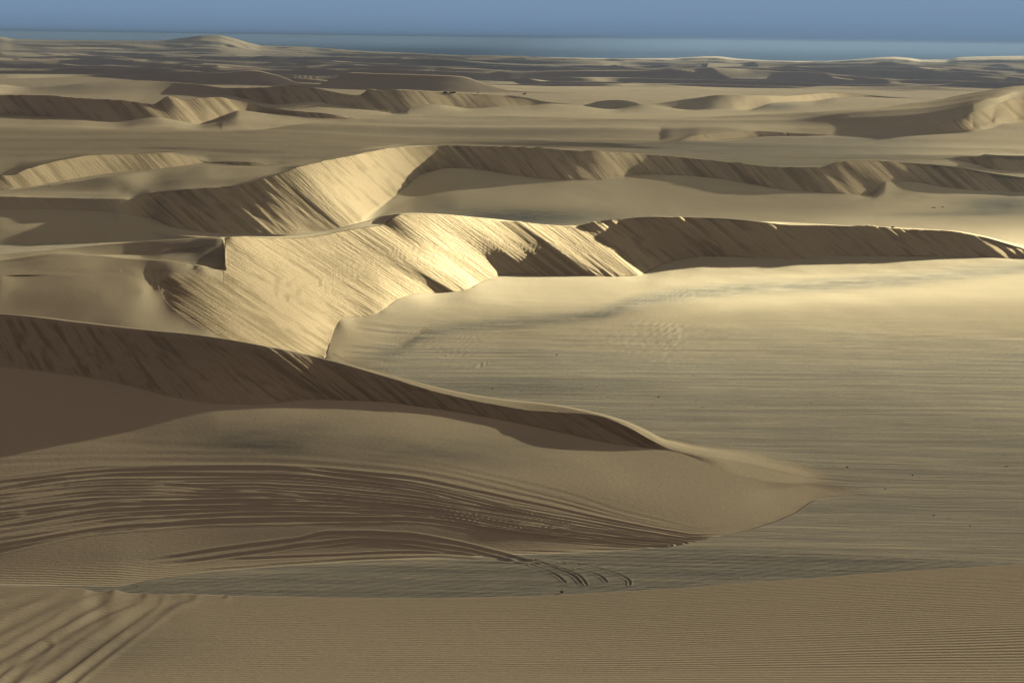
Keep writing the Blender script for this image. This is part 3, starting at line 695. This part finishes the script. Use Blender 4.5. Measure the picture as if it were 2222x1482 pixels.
    crumb = noise(mapping((1,1,1)), 1.1, 4, .65)
    h4 = mth('MULTIPLY', mth('MULTIPLY', crumb, slipA), .10)
    # small sand ripples strewn over the flat
    wf = node(nt, 'ShaderNodeTexWave', wave_type='BANDS', bands_direction='X', wave_profile='SIN',
              inp={'Scale': .33, 'Distortion': 4.0, 'Detail': 3.0, 'Detail Scale': .6, 'Detail Roughness': .6})
    lk(mapping((1,1,1), .9), wf.inputs['Vector'])
    h5 = mth('MULTIPLY', mth('MULTIPLY', wf.outputs['Fac'], mth('MULTIPLY', flatA, darkA)), .14)
    h3 = mth('ADD', h3, h6)
    hs = mth('ADD', mth('ADD', h1, h2), mth('ADD', h3, mth('ADD', h4, h5)))
    bp = node(nt, 'ShaderNodeBump', inp={'Strength': 1.0, 'Distance': 1.0}); lk(hs, bp.inputs['Height'])
    lk(bp.outputs[0], bs.inputs['Normal'])
    return m
SAND_A = (.287, .236, .166); SAND_B = (.307, .254, .180); SAND_SLIP = (.308, .236, .152)
FLAT_A = (.186, .172, .147); FLAT_B = (.292, .256, .194); MINERAL_AND_SHADE = (.076, .076, .074)
sand = sand_material()

# ------------------------------------------------------------------ cut the sheet into the dunes and flats it is made of
Unode = np.broadcast_to(U[None], Y.shape)
fseg = seg[:-1]
FU = .5*(U[:-1] + U[1:])[None] * np.ones((NR-1, 1))
FS = fseg[:, None] * np.ones((1, NCOL-1), int)
obj_id = np.zeros((NR-1, NCOL-1), int)
onames = ['foreground_dune', 'sand_flat', 'near_dune', 'sunlit_dune', 'high_dune', 'left_dune', 'valley_sand', 'broad_dune', 'middle_dunes', 'far_plain', 'far_dunes']
def assign(o, segs, cond=None):
    m = np.isin(FS, [I[s] for s in segs])
    if cond is not None: m &= cond
    obj_id[m] = onames.index(o)
assign('foreground_dune', ['F0','F1','F2','F3','Fcrest'])
assign('sand_flat', ['Ffoot'])
assign('near_dune', ['Afoot','A1','A2','Abase','Acrest','Asil'])
assign('sand_flat', ['Afoot','A1','A2','Abase','Acrest','Asil'], FU > 1770)
assign('sand_flat', ['Aback','Bapron'])
assign('sunlit_dune', ['Aback','Bapron'], FU < 690)
assign('sunlit_dune', ['Blow','Brim','Bedge','Bhol','Bwall','Bcrest','Bsil'])
assign('valley_sand', ['Bback','Cfoot'])
assign('high_dune', ['Cmid','Cbase','Ccrest','Cst','Csil'])
assign('left_dune', ['Cback','Dbase'])
assign('valley_sand', ['Cback','Dbase'], FU > 640)
assign('valley_sand', ['Dcrest','Est','E1'])
assign('broad_dune', ['E2','E3','E4','Esil'])
assign('middle_dunes', ['Eback','Gbase','Gcrest','Gback','G2base','G2crest'])
assign('far_plain', ['G2back','Hflat'])
assign('far_dunes', ['Hbase','Hcrest','Hback','J1','J2','Jsil','Jback'])
vid = np.arange(NR*NCOL).reshape(NR, NCOL)
quads = np.stack([vid[:-1,:-1], vid[:-1,1:], vid[1:,1:], vid[1:,:-1]], -1)
P = np.stack([X, Y, Z + CAM_Z], -1).reshape(-1, 3).astype(np.float32)
NRM = np.stack([NX, NY, NZ], -1).reshape(-1, 3).astype(np.float32)
att = dict(slip=slip, gravel=np.clip(isflat, 0, 1), mineral_and_shade=dark, ripple=rip, tongue=tong, dip_u=dipu, dip_d=dipd)
for oi, nm in enumerate(onames):
    q = quads[obj_id == oi]
    if not len(q): continue
    used, inv = np.unique(q.ravel(), return_inverse=True)
    me = bpy.data.meshes.new(nm)
    me.vertices.add(len(used)); me.vertices.foreach_set('co', P[used].ravel())
    nf = len(q)
    me.loops.add(nf*4); me.loops.foreach_set('vertex_index', inv.astype(np.int32).ravel())
    me.polygons.add(nf); me.polygons.foreach_set('loop_start', np.arange(0, nf*4, 4, dtype=np.int32))
    me.polygons.foreach_set('loop_total', np.full(nf, 4, np.int32))
    me.update(calc_edges=True)
    me.polygons.foreach_set('use_smooth', np.ones(nf, bool))
    me.normals_split_custom_set_from_vertices(NRM[used])
    for an, arr in att.items():
        at = me.attributes.new(an, 'FLOAT', 'POINT')
        at.data.foreach_set('value', arr.reshape(-1)[used].astype(np.float32))
    me.materials.append(sand)
    o = bpy.data.objects.new(nm, me); C.objects.link(o); o['kind'] = 'structure'

# ------------------------------------------------------------------ where a sight line meets the sand
def ground_at(u, v):
    a, k = ray(u, v); a = float(a); k = float(k)
    j = int(np.argmin(np.abs(cols - a)))
    kk = Z[:, j] / Y[:, j]
    hit = np.where(kk >= k)[0]
    i = int(hit[0]) if len(hit) else NR - 1
    i0 = max(i - 1, 0)
    t = 0 if i == i0 else (k - kk[i0]) / (kk[i] - kk[i0] + 1e-12)
    t = min(max(t, 0), 1)
    y = Y[i0, j]*(1-t) + Y[i, j]*t; z = Z[i0, j]*(1-t) + Z[i, j]*t
    return a*y, y, z + CAM_Z

# ------------------------------------------------------------------ stones, shrubs, posts
def plain(name, col, rough=.9):
    m, nt = newmat(name)
    o = node(nt, 'ShaderNodeOutputMaterial'); b = node(nt, 'ShaderNodeBsdfPrincipled', inp={'Roughness': rough})
    n = node(nt, 'ShaderNodeTexNoise', inp={'Scale': 8.0, 'Detail': 3}); r = node(nt, 'ShaderNodeMix', data_type='RGBA')
    r.inputs[6].default_value = (*[c*.6 for c in col], 1); r.inputs[7].default_value = (*[c*1.3 for c in col], 1)
    tc = node(nt, 'ShaderNodeTexCoord'); nt.links.new(tc.outputs['Object'], n.inputs[0])
    nt.links.new(n.outputs['Fac'], r.inputs[0]); nt.links.new(r.outputs[2], b.inputs['Base Color']); nt.links.new(b.outputs[0], o.inputs[0])
    return m
stone_mat = plain('dark_stone', (.035, .033, .03)); leaf_mat = plain('dry_shrub_leaf', (.03, .035, .015)); twig_mat = plain('dry_twig', (.05, .035, .02)); post_mat = plain('weathered_post', (.08, .06, .045))
def stone_mesh(seed):
    rr = random.Random(seed); bm = bmesh.new(); bmesh.ops.create_icosphere(bm, subdivisions=2, radius=1)
    cuts = [(rr.uniform(-1,1), rr.uniform(-1,1), rr.uniform(-.4,1), rr.uniform(.55,.85)) for _ in range(7)]
    for v in bm.verts:
        for cx, cy, cz, d in cuts:
            l = math.sqrt(cx*cx+cy*cy+cz*cz); dt = (v.co.x*cx+v.co.y*cy+v.co.z*cz)/l
            if dt > d: v.co -= (dt-d)*type(v.co)((cx/l, cy/l, cz/l))
        v.co.x *= 1.25; v.co.z = v.co.z*.8
    me = bpy.data.meshes.new('stone'); bm.to_mesh(me); bm.free(); me.materials.append(stone_mat); return me
smesh = [stone_mesh(s) for s in range(5)]
def stone(u, v, px, label, group=None, sx=1., sz=1.):
    x, y, z = ground_at(u, v)
    r = px * y / F / 2
    o = bpy.data.objects.new('stone', random.choice(smesh)); C.objects.link(o)
    o.location = (x, y, z + r*.35*sz); o.scale = (r*sx, r, r*sz); o.rotation_euler = (0, 0, random.uniform(-.5, .5) if sx > 1.2 else random.uniform(0, 6.28))
    o['label'] = label; o['category'] = 'stone'
    if group: o['group'] = group
stone(1839, 1014, 4.4, 'round black stone on the grey flat just above the near dune\'s pale tip')
stone(1980, 1031, 3.6, 'black stone on the open flat right of the round black stone')
stone(2027, 1118, 3.8, 'black stone low on the right part of the grey flat')
stone(2105, 1141, 3.0, 'small dark stone furthest right and lowest on the streaked flat')
stone(2184, 1012, 5.0, 'long flat dark stone lying by the right edge of the photo on the flat', sx=1.7, sz=.5)
stone(1208, 770, 3.4, 'dark stone alone on the pale lit flat right of the short diagonal track')
stone(1921, 1061, 3.0, 'tiny dark stone on the flat between two larger black stones')
stone(1069, 843, 3.2, 'dark stone behind the crest of the near dune beside a dark streak')
stone(1429, 862, 3.4, 'dark stone in the middle of the flat at the end of a dark smear')
stone(1301, 901, 3.0, 'dark stone close behind the right end of the near dune\'s lit rim') if False else None
stone(298, 1272, 3.2, 'small black stone just behind the foreground crest at the left')
stone(968, 772, 2.8, 'dark speck of a stone on lit sand just below the bright lit dune foot')
stone(1690, 1110+0, 2.6, 'small stone at the fading pale tip of the near dune') if False else None
gr = 'small dark stones strewn on the flat'
rs = random.Random(12)
for i in range(46):
    if i < 18: u, v = rs.gauss(1350, 110), rs.gauss(875, 28)
    elif i < 26: u, v = rs.gauss(1180, 70), rs.uniform(838, 862)
    else: u, v = rs.uniform(1500, 2210), rs.uniform(800, 1190)
    if v > 1180 or (u < 1500 and v > px_table([(1000,848),(1200,874),(1290,892),(1350,905),(1450,955),(1500,975)], np.array([u]))[0]) or v < 800 or u > 2215 or (u < 1830 and v > 985): continue
    stone(u, v, rs.uniform(1.3, 2.2), 'tiny dark stone, a speck on the wind-streaked sand flat', gr)
stone(2026, 451, 5.0, 'dark stone with a wind-drawn tail, left of two below the high dune\'s right end', sx=1.8, sz=.5)
stone(2046, 450, 4.0, 'dark stone with a wind-drawn tail, right of two below the high dune\'s right end', sx=1.8, sz=.5)

def shrub(u, v, wpx, hpx, label, seed, group=None):
    x, y, z = ground_at(u, v); s = y / F
    w, h = wpx*s, hpx*s
    rr = random.Random(seed)
    root = bpy.data.objects.new('shrub', None); C.objects.link(root); root.location = (x, y, z)
    root['label'] = label; root['category'] = 'shrub'
    if group: root['group'] = group
    bt = bmesh.new(); bl = bmesh.new()
    for i in range(16):
        ang = rr.uniform(0, 6.283); rad = rr.uniform(.15, .5)*w; top = h*rr.uniform(.5, .9)
        ex, ey = math.cos(ang)*rad, math.sin(ang)*rad*.7
        r0 = .03*h + .01
        vs0 = [bt.verts.new((r0*math.cos(t), r0*math.sin(t), -.1*h)) for t in (0, 2.1, 4.2)]
        vs1 = [bt.verts.new((ex + r0*.4*math.cos(t), ey + r0*.4*math.sin(t), top)) for t in (0, 2.1, 4.2)]
        for a in range(3): bt.faces.new((vs0[a], vs0[(a+1)%3], vs1[(a+1)%3], vs1[a]))
        for j in range(22):
            cx = ex*rr.uniform(.4, 1.1) + rr.gauss(0, .07*w); cy = ey*rr.uniform(.4, 1.1) + rr.gauss(0, .07*w); cz = abs(top*rr.uniform(.25, 1.0) + rr.gauss(0, .05*h))
            l = rr.uniform(.05, .1)*w; t1 = rr.uniform(0, 6.28); t2 = rr.uniform(-1, 1)
            d = (math.cos(t1)*l, math.sin(t1)*l, t2*l); e = (-math.sin(t1)*l*.5, math.cos(t1)*l*.5, rr.uniform(-.5,.5)*l)
            q = [bl.verts.new((cx-d[0], cy-d[1], max(cz-d[2], 0))), bl.verts.new((cx+e[0], cy+e[1], max(cz+e[2], 0))), bl.verts.new((cx+d[0], cy+d[1], max(cz+d[2], 0))), bl.verts.new((cx-e[0], cy-e[1], max(cz-e[2], 0)))]
            bl.faces.new(q)
    for nm, b, m in (('branches', bt, twig_mat), ('foliage', bl, leaf_mat)):
        me = bpy.data.meshes.new(nm); b.to_mesh(me); b.free(); me.materials.append(m)
        c = bpy.data.objects.new(nm, me); C.objects.link(c); c.parent = root
shrub(1219, 1286, 8, 6, 'small black shrub peeking over the crest of the foreground dune below the curved tracks', 1)
shrub(966, 203, 8.5, 4.5, 'dark low shrub on the far pale plain, leftmost of the row', 2, 'dark shrubs on the far plain')
shrub(979, 203.4, 7, 4, 'dark shrub on the far plain touching its neighbour, second from the left', 3, 'dark shrubs on the far plain')
shrub(985, 203.2, 7, 4.5, 'dark shrub on the far plain touching its neighbour, third from the left', 4, 'dark shrubs on the far plain')
shrub(1037.5, 203.5, 3.4, 2.8, 'tiny dark shrub alone in the middle of the far pale plain', 5, 'dark shrubs on the far plain')
shrub(1136, 206.5, 6, 4, 'dark shrub on the far plain near the grey dune end, left of a pair', 6, 'dark shrubs on the far plain')
shrub(1140, 206, 5, 5, 'dark shrub on the far plain near the grey dune end, right of a pair', 7, 'dark shrubs on the far plain')
shrub(1937, 494.5, 8, 3.5, 'low dark shrub on bright sand just behind the shaded crest at the right', 8)
rs = random.Random(3)
for i, (u, v) in enumerate([(87,405.5),(95,404),(104,405),(108,404),(138,400.5),(143,399),(147,398.5),(155,397),(210,389)]):
    stone(u, v, 2.0, 'tiny dark stone on the pale back of the high dune at the far left', 'dark specks on the left dune back', sx=1.5)

# ------------------------------------------------------------------ sea
m, nt = newmat('sea_water')
o_ = node(nt, 'ShaderNodeOutputMaterial'); b_ = node(nt, 'ShaderNodeBsdfPrincipled', inp={'Base Color': (.027, .043, .075, 1), 'Roughness': .7, 'IOR': 1.33, 'Specular IOR Level': .0})
tc = node(nt, 'ShaderNodeTexCoord'); mp = node(nt, 'ShaderNodeMapping'); mp.inputs['Scale'].default_value = (.004, .012, 1)
nz_ = node(nt, 'ShaderNodeTexNoise', inp={'Scale': 1.0, 'Detail': 6}); bp = node(nt, 'ShaderNodeBump', inp={'Strength': .6, 'Distance': 3.0})
nt.links.new(tc.outputs['Object'], mp.inputs[0]); nt.links.new(mp.outputs[0], nz_.inputs['Vector']); nt.links.new(nz_.outputs['Fac'], bp.inputs['Height'])
nt.links.new(bp.outputs[0], b_.inputs['Normal']); nt.links.new(b_.outputs[0], o_.inputs[0])
me = bpy.data.meshes.new('sea')
SZ = CAM_Z - 59.5
me.from_pydata([(-40000, 3500, SZ), (40000, 3500, SZ), (40000, 62000, SZ), (-40000, 62000, SZ)], [], [(0, 1, 2, 3)])
me.materials.append(m); o = bpy.data.objects.new('sea', me); C.objects.link(o); o['kind'] = 'structure'

# ------------------------------------------------------------------ light
SUN_AZ = math.radians(40); SUN_EL = math.radians(9.2)
sd = np.array([math.sin(SUN_AZ)*math.cos(SUN_EL), math.cos(SUN_AZ)*math.cos(SUN_EL), math.sin(SUN_EL)])
ld = bpy.data.lights.new('sun', 'SUN'); ld.energy = 5.0; ld.angle = math.radians(.53); ld.color = (1, .965, .70)
lo = bpy.data.objects.new('sun', ld); C.objects.link(lo)
from mathutils import Vector
lo.rotation_euler = Vector(sd).to_track_quat('Z', 'Y').to_euler()
wd = bpy.data.worlds.new('World'); bpy.context.scene.world = wd; wd.use_nodes = True
nt = wd.node_tree; nt.nodes.clear()
wo = node(nt, 'ShaderNodeOutputWorld'); bg = node(nt, 'ShaderNodeBackground', inp={'Strength': 1.0})
sky = node(nt, 'ShaderNodeTexSky', sky_type='NISHITA', sun_disc=False, sun_elevation=SUN_EL, sun_rotation=SUN_AZ, air_density=1.2, dust_density=2.0)
sc_ = node(nt, 'ShaderNodeVectorMath', operation='SCALE', inp={3: .05}); nt.links.new(sky.outputs[0], sc_.inputs[0])
# most of the sky overhead is grey cloud
ovc = node(nt, 'ShaderNodeTexNoise', inp={'Scale': 2.2, 'Detail': 5}); ovr = node(nt, 'ShaderNodeMapRange', inp={'From Min': .35, 'From Max': .65, 'To Min': .93, 'To Max': .99})
ovm = node(nt, 'ShaderNodeMix', data_type='RGBA'); ovm.inputs[7].default_value = OVC; nt.links.new(ovc.outputs['Fac'], ovr.inputs[0]); nt.links.new(ovr.outputs[0], ovm.inputs[0]); nt.links.new(sc_.outputs[0], ovm.inputs[6])
BK = .0645
# distant cloud bank low over the sea
tc = node(nt, 'ShaderNodeTexCoord'); sp = node(nt, 'ShaderNodeSeparateXYZ'); nt.links.new(tc.outputs['Generated'], sp.inputs[0])
mr = node(nt, 'ShaderNodeMapRange', inp={'From Min': .03, 'From Max': .16, 'To Min': 1.0, 'To Max': .0}); mr.interpolation_type = 'SMOOTHSTEP'; nt.links.new(sp.outputs[2], mr.inputs[0])
cr = node(nt, 'ShaderNodeMapRange', inp={'From Min': -.002, 'From Max': .022}); nt.links.new(sp.outputs[2], cr.inputs[0])
cm = node(nt, 'ShaderNodeMix', data_type='RGBA'); cm.inputs[6].default_value = (.150*BK, .235*BK, .350*BK, 1); cm.inputs[7].default_value = (.185*BK, .275*BK, .405*BK, 1); nt.links.new(cr.outputs[0], cm.inputs[0])
mx = node(nt, 'ShaderNodeMix', data_type='RGBA'); nt.links.new(mr.outputs[0], mx.inputs[0]); nt.links.new(ovm.outputs[2], mx.inputs[6]); nt.links.new(tc.outputs['Generated'], ovc.inputs['Vector']); nt.links.new(cm.outputs[2], mx.inputs[7])
nt.links.new(mx.outputs[2], bg.inputs[0]); nt.links.new(bg.outputs[0], wo.inputs[0])

# ------------------------------------------------------------------ broken cloud between the sun and the dunes, with a gap over the lit valley
CDEN = .008
cloud_mat, nt = newmat('thin_cloud'); o_ = node(nt, 'ShaderNodeOutputMaterial')
pv_ = node(nt, 'ShaderNodeVolumePrincipled', inp={'Color': (.3, .3, .3, 1), 'Density': CDEN, 'Anisotropy': .3}); nt.links.new(pv_.outputs[0], o_.inputs['Volume'])
def cloud(name, height, gx, gy, depth_fn):
    """closed slab whose thickness gives the optical depth along the sun over each spot of ground"""
    ox, oy = height/math.tan(SUN_EL)*math.sin(SUN_AZ), height/math.tan(SUN_EL)*math.cos(SUN_AZ)
    GX, GY = np.meshgrid(gx, gy)
    th_ = np.clip(depth_fn(GX, GY), 0, 4) * math.sin(SUN_EL) / CDEN
    top = height + th_*.5 + .02; bot = height - th_*.5 - .02
    n_y, n_x = GX.shape
    vt = np.stack([GX+ox, GY+oy, top], -1).reshape(-1, 3); vb_ = np.stack([GX+ox, GY+oy, bot], -1).reshape(-1, 3)
    ids = np.arange(n_x*n_y).reshape(n_y, n_x); N0 = n_x*n_y
    ft = np.stack([ids[:-1,:-1], ids[:-1,1:], ids[1:,1:], ids[1:,:-1]], -1).reshape(-1, 4)
    fb = ft[:, ::-1] + N0
    ring = np.concatenate([ids[0,:-1], ids[:-1,-1], ids[-1,:0:-1], ids[:0:-1,0]]); nxt = np.roll(ring, -1)
    fs_ = np.stack([ring + N0, nxt + N0, nxt, ring], -1)
    me = bpy.data.meshes.new(name)
    me.from_pydata(np.concatenate([vt, vb_]).tolist(), [], np.concatenate([ft, fb, fs_]).tolist())
    me.materials.append(cloud_mat); o = bpy.data.objects.new(name, me); C.objects.link(o); o['kind'] = 'structure'
def near_depth(GX, GY):
    wob = 14*fbm(GX/60, GY/60, 3, 201)
    yy_ = GY + wob
    tau = np.interp(yy_ - .10*GX, [-700, 75, 120, 150, 178, 215, 245, 285], TAU_N)
    tau += 2.6*(1 - sstep(-30, 34, GX + .3*wob))*(1-sstep(142, 172, GY))
    tau += .7*sstep(4, 16, GX)*(1-sstep(50, 75, GY))
    tau += .0*(1 - sstep(-62, -28, GX + .3*wob)) * sstep(180, 215, yy_) * (1-sstep(320, 360, yy_))
    yf_ = yy_ - .55*np.clip(GX - 20, -60, 130)
    tau += np.interp(yf_, [350, 400, 450, 560, 620], [0, .8, 1.4, 1.7, 1.5])
    tau += 1.05*np.exp(-((GX+19)/16)**2 - ((GY-255)/50)**2)
    tau += 2.6*(1 - sstep(-6, 26, GX + .3*wob))*sstep(345, 380, yy_)*(1-sstep(560, 620, yy_))
    tau += 2.4*np.exp(-((GX+26)/17)**2 - ((GY-432)/55)**2) + .9*np.exp(-((GX+100)/40)**2 - ((GY-500)/60)**2)
    tau = tau * (1 + .22*fbm(GX/160, GY/130, 3, 207))
    e = np.minimum.reduce([sstep(-700, -560, GX), 1-sstep(560, 700, GX), sstep(-300, -200, GY), 1-sstep(560, 640, GY)])
    return tau * e
cloud('clouds', 118.0, np.linspace(-700, 700, 176), np.linspace(-300, 640, 190), near_depth)
def far_depth(GX, GY):
    wob = 28*fbm(GX/90, GY/90, 3, 301)
    tau = np.interp(GY + wob, [560, 660, 1100, 1500], [0, 1.4, 1.35, 1.1]) + .45*(1 - sstep(-70, -20, GX))*sstep(640, 720, GY)
    tau = tau * (1 + .25*fbm(GX/260, GY/300, 3, 307))
    tau = tau * (1 - sstep(3300, 3600, GY + wob) * sstep(-100, 250, GX) * (1 - sstep(4300, 4800, GY)))
    e = np.minimum.reduce([sstep(-9000, -7000, GX), 1-sstep(7000, 9000, GX), 1-sstep(8000, 12000, GY)])
    return tau * e
cloud('clouds', 560.0, np.concatenate([np.linspace(-9000, -2600, 8, endpoint=False), np.linspace(-2600, 2600, 120), np.linspace(2600, 9000, 9)[1:]]),
      np.concatenate([np.linspace(560, 5200, 130), np.linspace(5200, 12000, 12)[1:]]), far_depth)

# ------------------------------------------------------------------ sea haze
if HAZE > 0:
    me = bpy.data.meshes.new('haze')
    x0, x1, y0, y1, z0, z1 = -41000, 41000, -60, 63000, SZ - 1.5, CAM_Z + 6.0
    me.from_pydata([(x0,y0,z0),(x1,y0,z0),(x1,y1,z0),(x0,y1,z0),(x0,y0,z1),(x1,y0,z1),(x1,y1,z1),(x0,y1,z1)], [],
                   [(0,3,2,1),(4,5,6,7),(0,1,5,4),(1,2,6,5),(2,3,7,6),(3,0,4,7)])
    m, nt = newmat('sea_haze'); o_ = node(nt, 'ShaderNodeOutputMaterial')
    pv_ = node(nt, 'ShaderNodeVolumePrincipled', inp={'Color': HAZE_COL, 'Density': HAZE, 'Anisotropy': .0}); nt.links.new(pv_.outputs[0], o_.inputs['Volume'])
    me.materials.append(m); o = bpy.data.objects.new('haze', me); C.objects.link(o); o['kind'] = 'stuff'

# ------------------------------------------------------------------ camera
cd = bpy.data.cameras.new('camera'); cd.sensor_fit = 'HORIZONTAL'; cd.sensor_width = 36; cd.lens = F/W*36; cd.clip_start = .5; cd.clip_end = 200000
co = bpy.data.objects.new('camera', cd); C.objects.link(co); co.location = (0, 0, CAM_Z)
from mathutils import Matrix
co.matrix_world = Matrix.Translation((0, 0, CAM_Z)) @ Matrix.Rotation(math.pi/2 - PITCH, 4, 'X') @ Matrix.Rotation(ROLL, 4, 'Z')
S = bpy.context.scene; S.camera = co
S.view_settings.view_transform = 'Standard'; S.view_settings.look = 'None'; S.view_settings.gamma = 1; S.view_settings.exposure = 4.1
